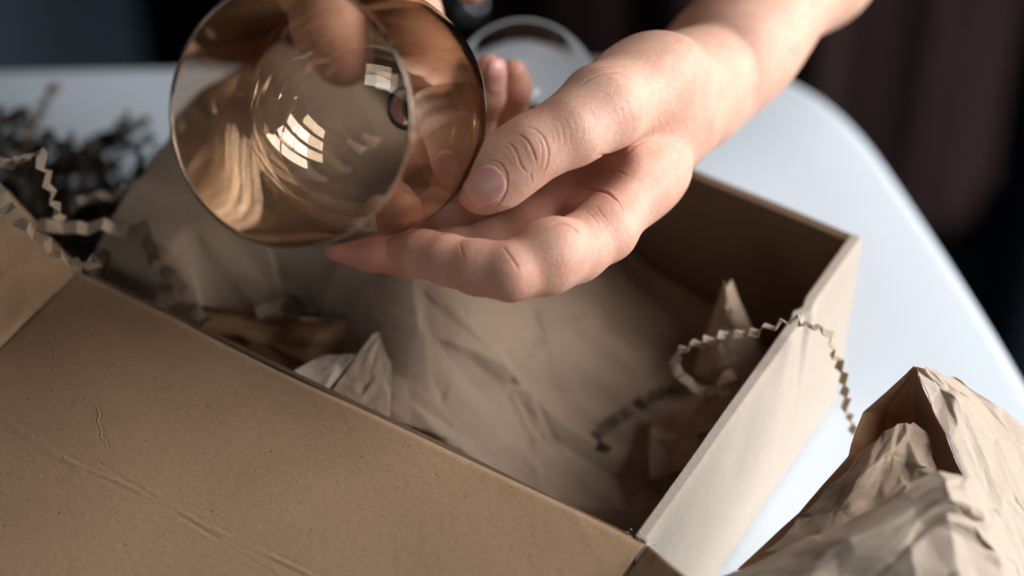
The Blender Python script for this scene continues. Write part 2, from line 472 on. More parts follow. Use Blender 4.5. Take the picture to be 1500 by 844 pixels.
def main_paper(i, j):
    # s 0 right .. 1 left, t 0 front .. 1 back
    s = .012+.972*i; t = .015+.97*j
    z = -.050+.030*sstep(.15, .6, s)*(1-.45*sstep(.6, 1, t))
    z += .030*gs(s, t, .86, .62, .24, .40)
    z += .016*gs(s, t, .45, .30, .2, .25)
    z += .024*sstep(.76, .97, s)*sstep(-.25, .03, t)-.016*gs(s, t, 1, 1, .2, .25)
    z -= .026*gs(s, t, .70, .08, .14, .15)
    z -= .012*gs(s, t, .12, .85, .25, .35)
    z += .0060*cA(i, j)+.0032*cB(i, j)+.0005*cC(i, j)
    z = max(z, -WH+.004)
    edge = min(s, 1-s, t, 1-t)
    x = s*LU; y = t*LW
    z = min(z, .0035+.35*z)
    if i > .93: x += (i-.93)*.10; z = max(z, .0038+.0015*cA(j, i)) if t < .6 else z
    z -= .020*(1-sstep(0, .13, t))
    return B(max(.004, x+.003*cB(j, i)), min(LW-.004, max(.004, y+.003*cB(1-j, i))), z)
o = sheet('packing_paper', main_paper, 300, 220, M['paper'], smooth_iter=0)
tag(o, 'big crumpled kraft paper sheet filling the inside of the box', 'packing paper')

# standing shard of paper at the back right inside the box
def shard(pts_tri, seed, amp, name, label, mat, n=50, curl=0):
    """triangular / quad patch from 4 world corners with facets"""
    a, b_, c, d = pts_tri
    f1 = crumple_field(seed, 1, 16, 1); f2 = crumple_field(seed+50, 1, 90, 1)
    nr = (b_-a).cross(d-a).normalized()
    def fn(i, j):
        p = (a*(1-i)+b_*i)*(1-j)+(d*(1-i)+c*i)*j
        return p+nr*(amp*f1(i, j)+amp*.3*f2(i, j)+curl*math.sin(math.pi*i))
    o = sheet(name, fn, n, n, mat)
    tag(o, label, 'packing paper'); return o
shard([P(1018, 540, .684), P(1130, 560, .680), P(1072, 408, .672), P(1062, 410, .672)], 21, .0035, 'packing_paper', 'small pointed peak of kraft paper standing at the back right inside the box', M['paper'], curl=.006)
shard([P(950, 700, .664), P(1085, 590, .672), P(1100, 500, .690), P(960, 590, .690)], 23, .004, 'packing_paper', 'shaded flap of kraft paper lying low against the right wall inside the box', M['paper'], curl=-.005)
shard([P(282, 448, .672), P(300, 520, .676), P(520, 575, .668), P(572, 478, .668)], 25, .0050, 'packing_paper', 'folded paper piece with its shade painted dark brown just behind the front edge of the box', M['brown'], curl=.001)  # a fold in shadow, the shadow given by its brown colour
shard([P(425, 545, .655), P(470, 585, .652), P(520, 520, .660), P(470, 522, .662)], 27, .0006, 'packing_paper', 'small pale paper corner peeking over the front edge of the box', M['paper2'])
shard([P(480, 580, .652), P(570, 615, .650), P(575, 480, .668), P(545, 490, .664)], 29, .0009, 'packing_paper', 'narrow pointed paper fold in the middle of the box behind the pale corner', M['paper'])

0 and shard([P(122, 398, .664), P(222, 440, .668), P(262, 330, .700), P(150, 340, .690)], 35, .003, 'packing_paper', 'light paper corner at the left front corner of the box under the crinkle strips', M['paper'], curl=.003)
# wrapped bundle at the lower right, from hand-set folds
def foldsheet(name, rows, nsub, seed, amp, label, mat, n2=6):
    """rows: lists of (x, y, d) control points, all rows of equal length; a lofted crumpled sheet"""
    G = [[np.array(P(*p)) for p in r] for r in rows]
    nr, nc = len(G), len(G[0])
    G1 = [catmull(r, nsub) for r in G] if False else []
    def lerp_row(r, s):
        x = s*(nc-1); i = min(nc-2, int(x)); f = x-i; return r[i]*(1-f)+r[i+1]*f
    f1 = crumple_field(seed, 1, 22, 1); f2 = crumple_field(seed+7, 1, 150, 1); f3 = crumple_field(seed+9, 1, 900, 1)
    def fn(i, j):
        y = j*(nr-1); k = min(nr-2, int(y)); f = y-k
        f = f*f*(3-2*f)*.5+f*.5
        p = lerp_row(G[k], i)*(1-f)+lerp_row(G[k+1], i)*f
        e = 1
        nn = Vector((.1, -.6, .75))
        q = Vector(p)+nn*(amp*f1(i, j)+amp*.24*f2(i, j)+amp*.035*f3(i, j))*e
        q += Vector((f2(j, i), f2(1-i, j), 0))*amp*.25
        return q
    o = sheet(name, fn, nsub*(nc-1), nsub*(nr-1), mat, smooth_iter=1)
    return o
pb = empty('paper_bundle', onz(1330, 900, 0)); tag(pb, 'crumpled kraft paper bundle on the table at the lower right beside the box', 'paper bundle')
# back sheet, seen from its inner side, shade painted into its brown
o = foldsheet('back_sheet', [
    [(1340, 537, .618), (1341, 540, .617), (1344, 546, .616), (1348, 556, .616)],
    [(1264, 604, .622), (1300, 600, .628), (1340, 610, .628), (1378, 620, .612)],
    [(1240, 668, .618), (1290, 660, .630), (1350, 670, .632), (1412, 700, .606)],
    [(1170, 752, .612), (1250, 740, .624), (1350, 750, .630), (1450, 790, .600)],
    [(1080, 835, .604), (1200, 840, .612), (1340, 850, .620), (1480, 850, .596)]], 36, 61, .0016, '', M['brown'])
adopt(o, pb)
# middle fold, rolled over; shade put into a darker tone of the same paper
o = foldsheet('middle_fold', [
    [(1262, 668, .612), (1290, 632, .610), (1330, 618, .610), (1368, 640, .611)],
    [(1218, 712, .604), (1262, 690, .600), (1310, 672, .602), (1368, 690, .608)],
    [(1172, 760, .601), (1230, 752, .598), (1300, 735, .601), (1385, 730, .604)],
    [(1120, 808, .598), (1200, 800, .598), (1300, 790, .602), (1400, 780, .604)]], 30, 71, .0034, '', M['paper'])
adopt(o, pb)
# right sheet, turned to the window, whose light is put into the pale colour
o = foldsheet('right_sheet', [
    [(1340, 537, .618), (1360, 540, .622), (1392, 552, .628), (1398, 556, .632)],
    [(1362, 580, .612), (1395, 572, .618), (1440, 590, .628), (1470, 600, .634)],
    [(1392, 650, .606), (1430, 640, .612), (1480, 650, .622), (1530, 660, .630)],
    [(1428, 736, .598), (1470, 735, .604), (1520, 740, .614), (1580, 760, .620)],
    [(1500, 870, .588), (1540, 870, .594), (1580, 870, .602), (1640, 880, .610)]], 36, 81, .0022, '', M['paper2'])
adopt(o, pb)
# front sheet, brightest, its light painted in by the pale paper
o = foldsheet('front_sheet', [
    [(1050, 842, .592), (1150, 800, .586), (1240, 764, .583), (1330, 708, .582), (1378, 690, .583), (1425, 706, .588), (1452, 735, .594)],
    [(1060, 850, .588), (1160, 822, .580), (1245, 790, .572), (1330, 745, .574), (1385, 728, .570), (1440, 760, .580), (1475, 790, .592)],
    [(1070, 880, .584), (1170, 860, .576), (1255, 830, .574), (1335, 800, .570), (1400, 780, .572), (1460, 815, .578), (1500, 850, .590)],
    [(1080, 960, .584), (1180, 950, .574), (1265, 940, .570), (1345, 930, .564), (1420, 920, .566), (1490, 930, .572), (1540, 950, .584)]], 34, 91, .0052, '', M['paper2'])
adopt(o, pb)

# ---------------------------------------------------------------- crinkle-cut paper strips
def crinkle(path, width, pitch, amp, normal=None, seed=0, twist=0.):
    """zigzag-folded ribbon along a world path; fold lines run across the ribbon"""
    rnd = random.Random(seed)
    pts = catmull([np.array(p) for p in path], 24)
    L = [0.]
    for a, b_ in zip(pts, pts[1:]): L.append(L[-1]+float(np.linalg.norm(b_-a)))
    L = np.array(L); pts = np.array(pts); n = max(3, int(L[-1]/pitch))
    vs = []; fs = []
    up0 = np.array(normal if normal is not None else (0, 0, 1.), float)
    for k in range(n+1):
        s = L[-1]*(k+rnd.uniform(-.26, .26)*(0 < k < n))/n
        c = np.array([np.interp(s, L, pts[:, q]) for q in range(3)])
        c2 = np.array([np.interp(min(L[-1], s+.001), L, pts[:, q]) for q in range(3)])
        c1 = np.array([np.interp(max(0, s-.001), L, pts[:, q]) for q in range(3)])
        t = c2-c1; t /= np.linalg.norm(t)+1e-9
        side = np.cross(t, up0); side /= np.linalg.norm(side)+1e-9
        up = np.cross(side, t)
        a = twist*k/n*6.283+.5*math.sin(k*.45+seed)+rnd.uniform(-.28, .28)
        sd = side*math.cos(a)+up*math.sin(a); nn = up*math.cos(a)-side*math.sin(a)
        z = amp*(1 if k % 2 else -1)*rnd.uniform(.45, 1.25)
        sk = t*width*.12*rnd.uniform(-1, 1)
        for q in (-.5, .5): vs.append(c+sd*width*q+nn*z+sk*q*2)
    for k in range(n): fs.append((2*k, 2*k+1, 2*k+3, 2*k+2))
    me = mesh('crinkle_paper_strip', vs, fs, smooth=False)
    return me
def surf_px(px, lift=.0016):
    dg = bpy.context.evaluated_depsgraph_get()
    out = []
    for x, y in px:
        d = (P(x, y, 1)-Vector((0, 0, CAMZ))).normalized()
        hit, loc, nn_, _, _, _ = sc.ray_cast(dg, Vector((0, 0, CAMZ)), d, distance=2)
        t = (loc-Vector((0, 0, CAMZ))).dot(Vector((0, cp, -sp))) if hit else .68
        out.append((x, y, t-lift))
    return out
def strip(px, width, pitch, amp, label, mat='strip', seed=0, twist=0., normal=(0, -.3, 1)):
    me = crinkle([P(*p) for p in px], width, pitch, amp, normal, seed, twist)
    o = link('crinkle_paper_strip', me, M[mat])
    md = o.modifiers.new('t', 'SOLIDIFY'); md.thickness = .00022
    tag(o, label, 'paper strip'); return o
strip([(-30, 250, .640), (0, 285, .638), (12, 305, .637), (32, 330, .636), (62, 348, .637), (84, 374, .639), (105, 382, .642), (122, 392, .646)], .0042, .0030, .0013, 'kraft crinkle strip draped along the top edge of the left lid flap', seed=3, normal=(.5, -.2, .8))
strip([(36, 232, .645), (44, 222, .644), (58, 222, .643), (64, 245, .643), (72, 270, .643), (78, 295, .645), (88, 322, .650)], .0036, .0026, .0013, 'upright kraft crinkle strip bent over at its top in front of the dark pile', seed=4, normal=(.9, -.4, .2))
strip([(-10, 232, .650), (12, 242, .650), (28, 232, .648), (38, 240, .646)], .003, .0026, .001, 'short pale crinkle strip end at the left edge of the dark pile', seed=5)
strip([(55, 330, .668), (90, 332, .668), (120, 334, .668), (150, 330, .668), (185, 338, .668)], .0040, .0034, .0010, 'kraft crinkle strip lying level at the foot of the dark pile', seed=6, normal=(0, -.7, .7))
strip([(100, 305, .690), (130, 288, .690), (160, 286, .690), (185, 280, .690), (205, 292, .690)], .004, .0034, .0012, 'blurred crinkle strip on the right slope of the dark pile', seed=7)
strip([(108, 400, .652), (122, 385, .652), (140, 388, .652), (128, 378, .65)], .004, .0026, .0012, 'small knotted crinkle strip at the left corner of the box', seed=8, twist=.5)
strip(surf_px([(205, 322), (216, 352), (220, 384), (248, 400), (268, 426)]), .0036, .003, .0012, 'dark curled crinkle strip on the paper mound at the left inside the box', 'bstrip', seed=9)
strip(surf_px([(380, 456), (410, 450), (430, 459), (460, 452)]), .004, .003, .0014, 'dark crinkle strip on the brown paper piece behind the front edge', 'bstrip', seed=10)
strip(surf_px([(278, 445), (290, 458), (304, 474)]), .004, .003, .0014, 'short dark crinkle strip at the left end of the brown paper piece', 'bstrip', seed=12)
# the long strip that hangs over the right wall
strip([(1070, 548, .668), (1040, 575, .668), (1005, 558, .664), (988, 535, .660), (1000, 512, .656), (1030, 500, .652), (1062, 492, .648), (1100, 487, .644), (1132, 478, .641), (1160, 466, .638), (1176, 474, .637),
       (1200, 480, .641), (1216, 492, .644), (1224, 518, .646), (1234, 548, .650), (1240, 590, .656), (1250, 632, .662)], .0028, .0024, .00115, 'long pale crinkle strip hanging over the rim of the right wall', seed=14, normal=(-.1, -.6, .8), twist=.35)
strip([(1078, 545, .668), (1060, 560, .666), (1062, 590, .668), (1045, 620, .672), (1022, 640, .676)], .0038, .0028, .0011, 'crinkle strip hanging down from the knot inside the right wall', seed=15, twist=.3)
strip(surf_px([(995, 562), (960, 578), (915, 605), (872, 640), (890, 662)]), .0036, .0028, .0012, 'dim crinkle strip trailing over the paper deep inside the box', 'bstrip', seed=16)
strip([(1080, 300, .76), (1083, 300, .76)], .001, .001, .0001, 'x') if False else None
# pile at the left
rnd = random.Random(77)
variants = []
for k in range(14):
    pth = [Vector((0, 0, 0))]; d = Vector((1, 0, 0)); crv = rnd.uniform(-28, 28); crz = rnd.uniform(-18, 18)
    for i in range(6):
        ang = crv*.010; d = Matrix.Rotation(ang, 3, 'Z') @ d; d = Matrix.Rotation(crz*.010, 3, 'Y') @ d
        pth.append(pth[-1]+d*.010)
    c = sum(pth, Vector())/len(pth); pth = [p-c for p in pth]
    variants.append(crinkle(pth, rnd.uniform(.0034, .0044), .0026, .0014, (0.1, .2, 1), k, rnd.uniform(-.4, .4)))
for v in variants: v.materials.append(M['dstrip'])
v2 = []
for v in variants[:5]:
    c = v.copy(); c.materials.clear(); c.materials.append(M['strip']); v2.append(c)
cnt = 0
lw_dir = (F0+ww*LW) - F0
while cnt < 295:
    x = rnd.uniform(-.30, -.09); y = rnd.uniform(.46, .59)
    # stay outside the left wall of the box
    rel = Vector((x, y, 0))-F1
    if Vector((rel.x, rel.y, 0)).dot(uu) < LU+.014: continue
    rx, ry = (x+.20)/.092, (y-.528)/.056
    q = 1-rx*rx-ry*ry
    if q < .03: continue
    top = .052*math.sqrt(q)
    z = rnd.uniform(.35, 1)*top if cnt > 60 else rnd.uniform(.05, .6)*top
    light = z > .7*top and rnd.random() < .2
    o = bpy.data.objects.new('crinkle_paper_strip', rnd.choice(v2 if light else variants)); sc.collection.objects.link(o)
    o.location = (x, y, max(.006, z)); o.rotation_euler = (rnd.uniform(-.45, .45), rnd.uniform(-.4, .4), rnd.uniform(0, 6.3))
    if light: tag(o, 'kraft crinkle strip lying among the dark strips of the pile left of the box', 'paper strip', 'kraft strips in the pile left of the box')
    else:
        where = 'on the crest of' if z > .72*top and z > .03 else 'at the left end of' if x < -.245 else 'at the right end of' if x > -.155 else 'at the far side of' if y > .545 else 'at the near side of' if y < .50 else 'deep in the middle of'
        tag(o, 'dark brown crinkle strip '+where+' the shaded pile left of the box', 'paper strip', 'dark strips '+where+' the pile left of the box')
    cnt += 1
def on_arc(px, label, seed):
    strip(px, .0038, .003, .0011, label, 'dstrip', seed=seed, twist=.2)
on_arc([(130, 250, .735), (150, 215, .735), (178, 202, .735), (200, 215, .735), (207, 245, .735), (212, 268, .735)], 'dark crinkle strip looping up at the right end of the dark pile', 31)
on_arc([(60, 200, .74), (95, 205, .74), (120, 222, .74), (150, 240, .74)], 'dark crinkle strip arched over the crest of the dark pile', 32)
# ---------------------------------------------------------------- the wine glass
def camv(x, y, z):  # camera-space vector (x right, y up, z into the picture) -> world direction
    return Vector((x, y*sp+z*cp, y*cp-z*sp))
AX = camv(-.350, -.100, -.92).normalized()       # from the foot to the mouth
BELLY = P(525, 163, .612)
HUB = BELLY-AX*.036
EX = AX.cross(Vector((0, 0, 1))).normalized(); EY = AX.cross(EX)
RB = .0356; HB = .036; HR = .0795
def ell_prof(R_, Hc, H0, r0, htop, drop):
    out = []; t0 = math.asin(min(1, r0/R_))
    for k in range(41):
        t = t0+(math.pi/2-t0)*k/40; out.append((Hc-(Hc-H0)*math.cos(t), R_*math.sin(t)))
    for k in range(1, 31):
        x = k/30; out.append((Hc+(htop-Hc)*x, R_-drop*x**1.8))
    return out
outer = ell_prof(RB, HB, 0, .0068, HR, .0009)
inner = ell_prof(RB-.0010, HB, .0042, 0, HR-.0001, .0005)
H0_ = outer[0][0]
def revolve(name, prof, mat, nseg=144, cap0=False, cap1=False):
    vs = []; fs = []
    for h, r in prof:
        for k in range(nseg):
            a = 2*math.pi*k/nseg
            vs.append(HUB+AX*h+EX*(r*math.cos(a))+EY*(r*math.sin(a)))
    for j in range(len(prof)-1):
        for k in range(nseg):
            k2 = (k+1) % nseg
            fs.append((j*nseg+k, j*nseg+k2, (j+1)*nseg+k2, (j+1)*nseg+k))
    me = mesh(name, vs, fs)
    bm = bmesh.new(); bm.from_mesh(me); bmesh.ops.remove_doubles(bm, verts=bm.verts, dist=1e-6)
    bmesh.ops.recalc_face_normals(bm, faces=bm.faces[:])
    bm.to_mesh(me); bm.free(); me.polygons.foreach_set('use_smooth', [True]*len(me.polygons))
    return link(name, me, mat)
po = outer; pi_ = inner
rim = []
(h1, r1), (h2, r2) = po[-1], pi_[-1]
for k in range(1, 6):
    a = math.pi*k/6; c = ((h1+h2)/2, (r1+r2)/2); rr = (r1-r2)/2+.00015
    rim.append((c[0]+rr*1.1*math.sin(a), c[1]+rr*math.cos(a)))
glass = empty('wine_glass', HUB-AX*.097); tag(glass, 'amber tinted wine glass held tilted by its bowl over the open box', 'wine glass')
bowlprof = po+rim+list(reversed(pi_))
def fixn(o, probe_out):
    """make the normals of an open glass shell point out of the glass"""
    me = o.data
    c = HUB; best = max(me.polygons, key=lambda p: (Vector(p.center)-(HUB+AX*((Vector(p.center)-HUB).dot(AX)))).length)
    ctr = HUB+AX*((Vector(best.center)-HUB).dot(AX))
    if best.normal.dot(Vector(best.center)-ctr) < 0: me.flip_normals()
bo = revolve('bowl', bowlprof, M['bowl']); fixn(bo, None); adopt(bo, glass)
stem = catmull([(H0_, .0068), (-.0022, .0067), (-.0055, .0058), (-.0095, .0043), (-.016, .0034), (-.035, .0028), (-.060, .0028), (-.078, .0033), (-.086, .0046), (-.0905, .0080)], 10)
so = revolve('stem', [tuple(p) for p in stem], M['clear'], 64); fixn(so, None); adopt(so, glass)
foot = catmull([(-.0905, .0080), (-.0925, .0130), (-.0938, .0190), (-.0943, .0240), (-.0946, .0262)], 6)
foot = [tuple(p) for p in foot]+[(-.0947, .0266), (-.0949, .0270), (-.0952, .0272), (-.0955, .0270), (-.0957, .0266), (-.0957, .0262)]+[(-.0957, .022), (-.0955, .014), (-.0954, .006), (-.0954, 0.0)]
fo = revolve('foot', foot, M['clear'], 120); fixn(fo, None); adopt(fo, glass)

OH = np.array([p[0] for p in po]); OR = np.array([p[1] for p in po])
aAX = np.array(AX); aHUB = np.array(HUB)
def sd_bowl(Q):
    d = Q-aHUB; h = d@aAX; r = np.linalg.norm(d-h[:, None]*aAX, axis=1)
    R_ = np.interp(h, OH, OR, left=0, right=OR[-1])
    dd = (r-R_)*.93
    dd = np.where(h < 0, np.sqrt(np.maximum(r-.004, 0)**2+h*h), dd)
    dd = np.where((h < .012) & (h >= 0), np.maximum((r-R_)*.6, -1), dd)
    dd = np.where(h > OH[-1], np.maximum(dd, h-OH[-1]), dd)
    st_ = np.where(h < 0, np.maximum(r-.0034, -(h+.09)), 1.)
    return np.minimum(dd, st_)

# ---------------------------------------------------------------- signed distance hand
def smin(a, b, k):
    h = np.clip(.5+.5*(b-a)/k, 0, 1); return b*(1-h)+a*h-k*h*(1-h)
def cap(Q, a, b, ra, rb, flat=None, fk=1.):
    """round cone; flat = direction in which the section is squeezed by fk"""
    a = np.array(a); b = np.array(b); ba = b-a; L2 = ba@ba
    pa = Q-a; t = np.clip((pa@ba)/L2, 0, 1)
    v = pa-t[:, None]*ba
    if flat is not None:
        f = np.array(flat); f = f-ba*(f@ba)/L2; f /= np.linalg.norm(f)
        c = v@f; v = v+np.outer(c*(1/fk-1), f)
    return np.sqrt(np.einsum('ij,ij->i', v, v))-(ra+(rb-ra)*t)
def ell(Q, c, rad, ax1=None, ax2=None):
    c = np.array(c); v = Q-c
    if ax1 is not None: ax1 = np.array(ax1); ax2 = np.array(ax2)
    if ax1 is None: A = np.eye(3)
    else:
        a1 = np.array(ax1)/np.linalg.norm(ax1); a2 = np.array(ax2); a2 = a2-a1*(a2@a1); a2 /= np.linalg.norm(a2); A = np.stack([a1, a2, np.cross(a1, a2)])
    u = (v@A.T)/np.array(rad); k0 = np.linalg.norm(u, axis=1)
    k1 = np.linalg.norm(u/np.array(rad), axis=1)+1e-9
    return k0*(k0-1)/k1
def chain(Q, pts, k=.003, flats=None):
    d = None
    for i, ((a, ra), (b, rb)) in enumerate(zip(pts, pts[1:])):
        e = cap(Q, a, b, ra, rb, *(flats[i] if flats and flats[i] else ()))
        d = e if d is None else smin(d, e, k)
    return d
D0 = .016
def J(x, y, d, r_px):  # joint: pixel, depth, radius in photo px
    d = d+D0; return (P(x, y, d), r_px/FPX*d)

# --- left hand joints
th = [J(1008, 110, .648, 56), J(952, 123, .626, 60), J(882, 158, .602, 60), J(836, 190, .595, 50), J(779, 218, .592, 46), J(745, 243, .593, 46), J(721, 263, .595, 43), J(704, 278, .597, 34)]
wr_ = J(1074, 84, .665, 59)
ix_mcp = J(886, 336, .603, 47)
idx = [ix_mcp, J(842, 366, .596, 46), J(800, 383, .589, 47), J(748, 398, .584, 41), J(700, 392, .587, 38), J(655, 381, .592, 35), J(620, 371, .597, 32), J(592, 364, .601, 26)]
mid = [J(845, 300, .628, 46), J(780, 335, .622, 41), J(722, 362, .622, 36), J(660, 372, .622, 34), J(600, 372, .622, 32), J(545, 366, .622, 29), J(498, 363, .622, 22)]
rin = [J(815, 262, .650, 44), J(750, 305, .645, 38), J(700, 331, .645, 32), J(650, 333, .646, 31), J(600, 322, .650, 28), J(560, 306, .655, 23)]
# two fingertips curled up behind the bowl
f4 = [J(700, 300, .668, 34), J(668, 245, .672, 33), J(690, 190, .664, 31), J(709, 140, .654, 28), J(717, 103, .648, 23)]
f5 = [J(760, 270, .680, 34), J(742, 220, .686, 30), J(744, 170, .676, 27), J(752, 130, .668, 24), J(752, 106, .664, 19)]
forearm = [wr_, J(1120, 30, .678, 61), J(1192, -48, .70, 77), J(1325, -190, .74, 92), J(1560, -440, .80, 112)]
palm_pt = [J(845, 300, .630, 44), J(812, 262, .652, 42), J(800, 225, .672, 38)]
w3 = J(1066, 82, .675, 58); w4 = J(1058, 76, .69, 50); w5 = J(1048, 70, .70, 46)

def hand_left(Q):
    # palm: metacarpals
    p = chain(Q, [wr_, J(1030, 150, .655, 54), J(966, 196, .638, 58), J(925, 262, .620, 60), ix_mcp], .008)
    p = smin(p, chain(Q, [wr_, w3, J(950, 185, .650, 52), palm_pt[0]], .008), .012)
    p = smin(p, chain(Q, [w3, w4, J(930, 170, .665, 48), palm_pt[1]], .008), .010)
    p = smin(p, chain(Q, [w4, w5, J(915, 150, .68, 44), palm_pt[2]], .008), .010)
    # index base pad and web
    p = smin(p, ell(Q, P(868, 302, .617+D0), (.0095, .0082, .0082)), .0045)
    p = smin(p, ell(Q, P(815, 300, .630+D0), (.0080, .0062, .0075)), .003)
    p = smin(p, ell(Q, P(945, 250, .624+D0), (.012, .009, .009)), .008)
    # hollow of the palm under the thumb
    hc = -ell(Q, P(838, 254, .606+D0), (.0150, .0068, .0155), camv(.93, .36, 0), camv(-.36, .93, 0))
    h = np.clip(.5-.5*(hc-p)/.006, 0, 1); p = hc*(1-h)+p*h+.006*h*(1-h)
    t = chain(Q, th, .005)
    t = smin(t, ell(Q, P(935, 128, .620+D0), (.020, .0115, .013), camv(.84, .54, .1), camv(-.54, .84, 0)), .010)
    arm = chain(Q, forearm, .015)
    arm2 = chain(Q, [w4, J(1100, 26, .705, 50), J(1180, -56, .728, 60), J(1325, -200, .765, 80)], .012)
    p = smin(p, smin(arm, arm2, .012), .014)
    # thenar joins the palm along the metacarpal, web crease stays open towards the tip
    s = sstep(.014, .036, np.linalg.norm(Q-np.array(P(1000, 140, .64+D0)), axis=1))
    kk = .022*(1-s)+.0022*s
    h = np.clip(.5+.5*(t-p)/kk, 0, 1); d = t*(1-h)+p*h-kk*h*(1-h)
    fi = chain(Q, idx, .0035); fm = chain(Q, mid, .004); fr = chain(Q, rin, .004)
    fi = smin(fi, ell(Q, P(808, 368, .588+D0), (.0105, .0094, .0090), camv(.9, .4, 0), camv(-.4, .9, 0)), .003)
    d = smin(d, fi, .0026)
    d = smin(d, fm, .0028); d = smin(d, fr, .0028)
    g4 = chain(Q, [palm_pt[1]]+f4, .004); g5 = chain(Q, [palm_pt[2]]+f5, .004)
    d = smin(d, g4, .0022); d = smin(d, g5, .0022)
    # flesh gives way where it touches the glass
    b = .0004-sd_bowl(Q)
    k = .0012; h = np.clip(.5-.5*(b-d)/k, 0, 1); d = b*(1-h)+d*h+k*h*(1-h)
    return d

def grid_surface(f, lo, hi, vox, coarse=8):
    """narrow-band surface nets of the zero level of f"""
    lo = np.array(lo); hi = np.array(hi)
    nc = np.ceil((hi-lo)/(vox*coarse)).astype(int)
    n = nc*coarse+1
    ax = [lo[i]+np.arange(n[i])*vox for i in range(3)]
    cc = np.stack(np.meshgrid(*[lo[i]+(np.arange(nc[i])+.5)*vox*coarse for i in range(3)], indexing='ij'), -1).reshape(-1, 3)
    dc = f(cc)
    act = np.abs(dc) < vox*coarse*1.5
    V = np.full(n, 1., np.float32)
    # fill inside by coarse sign
    sgn = np.where(dc < 0, -1., 1.).reshape(nc)
    V[:-1, :-1, :-1] = np.repeat(np.repeat(np.repeat(sgn, coarse, 0), coarse, 1), coarse, 2)
    bl = np.argwhere(act.reshape(nc))
    off = np.stack(np.meshgrid(*[np.arange(coarse+1)]*3, indexing='ij'), -1).reshape(-1, 3)
    for s in range(0, len(bl), 600):
        ii = (bl[s:s+600, None, :]*coarse+off[None]).reshape(-1, 3)
        V[ii[:, 0], ii[:, 1], ii[:, 2]] = f(lo+ii*vox)
    ins = V < 0
    c0 = [slice(0, -1), slice(1, None)]
    cnt = np.zeros(n-1, np.int8)
    for a in (0, 1):
        for b in (0, 1):
            for c in (0, 1): cnt += ins[c0[a], c0[b], c0[c]]
    cell = (cnt > 0) & (cnt < 8)
    ids = np.argwhere(cell); idm = np.full(cell.shape, -1, np.int64); idm[cell] = np.arange(len(ids))
    acc = np.zeros((len(ids), 3)); num = np.zeros(len(ids))
    cor = [(a, b, c) for a in (0, 1) for b in (0, 1) for c in (0, 1)]
    for a in cor:
        for d in range(3):
            if a[d] == 1: continue
            b = list(a); b[d] = 1
            va = V[ids[:, 0]+a[0], ids[:, 1]+a[1], ids[:, 2]+a[2]]; vb = V[ids[:, 0]+b[0], ids[:, 1]+b[1], ids[:, 2]+b[2]]
            m_ = (va < 0) != (vb < 0)
            t = np.where(m_, va/(va-vb+1e-12), 0)
            pt = ids+np.array(a); pt = pt.astype(float); pt[:, d] += t
            acc[m_] += pt[m_]; num[m_] += 1
    vert = lo+acc/num[:, None]*vox
    F = []
    for d in range(3):
        e1, e2 = [(1, 2), (2, 0), (0, 1)][d]
        sl0 = [slice(None)]*3; sl1 = [slice(None)]*3
        sl0[d] = slice(0, -1); sl1[d] = slice(1, None)
        A = ins[tuple(sl0)]; Bb = ins[tuple(sl1)]
        ed = np.argwhere(A != Bb)
        ok = (ed[:, e1] > 0) & (ed[:, e2] > 0) & (ed[:, e1] < n[e1]-1) & (ed[:, e2] < n[e2]-1)
        ed = ed[ok]; sg = A[ed[:, 0], ed[:, 1], ed[:, 2]]
        q = []
        for (u, v_) in ((0, 0), (1, 0), (1, 1), (0, 1)):
            c = ed.copy(); c[:, e1] -= 1-u; c[:, e2] -= 1-v_; q.append(idm[c[:, 0], c[:, 1], c[:, 2]])
        q = np.stack(q, 1); q[~sg] = q[~sg][:, ::-1]; F.append(q)
    F = np.concatenate(F)
    return vert, F
def grad(f, Q, e=.0003):
    g = np.stack([f(Q+np.array(v)*e)-f(Q-np.array(v)*e) for v in ((1, 0, 0), (0, 1, 0), (0, 0, 1))], 1)
    return g/(np.linalg.norm(g, axis=1)[:, None]+1e-12)
def march(f, o, d, tmax=.3):
    """o[N,3], d[N,3] unit; returns hit points"""
    t = np.zeros(len(o)); 
    for _ in range(80):
        v = f(o+d*t[:, None]); t += np.where(np.abs(v) > 2e-5, v*.75, 0)
    return o+d*t[:, None], np.abs(f(o+d*t[:, None])) < 3e-4
CAMO = np.array((0, 0, CAMZ))
def project(f, pxs, d0=.5):
    o = []; dr = []
    for x, y in pxs:
        p = np.array(P(x, y, 1.))-CAMO; nrm = np.linalg.norm(p); dr.append(p/nrm); o.append(CAMO+p*d0)
    return march(f, np.array(o), np.array(dr))
def dens(pl, n=8):
    return [tuple(p) for p in catmull(pl, n)]

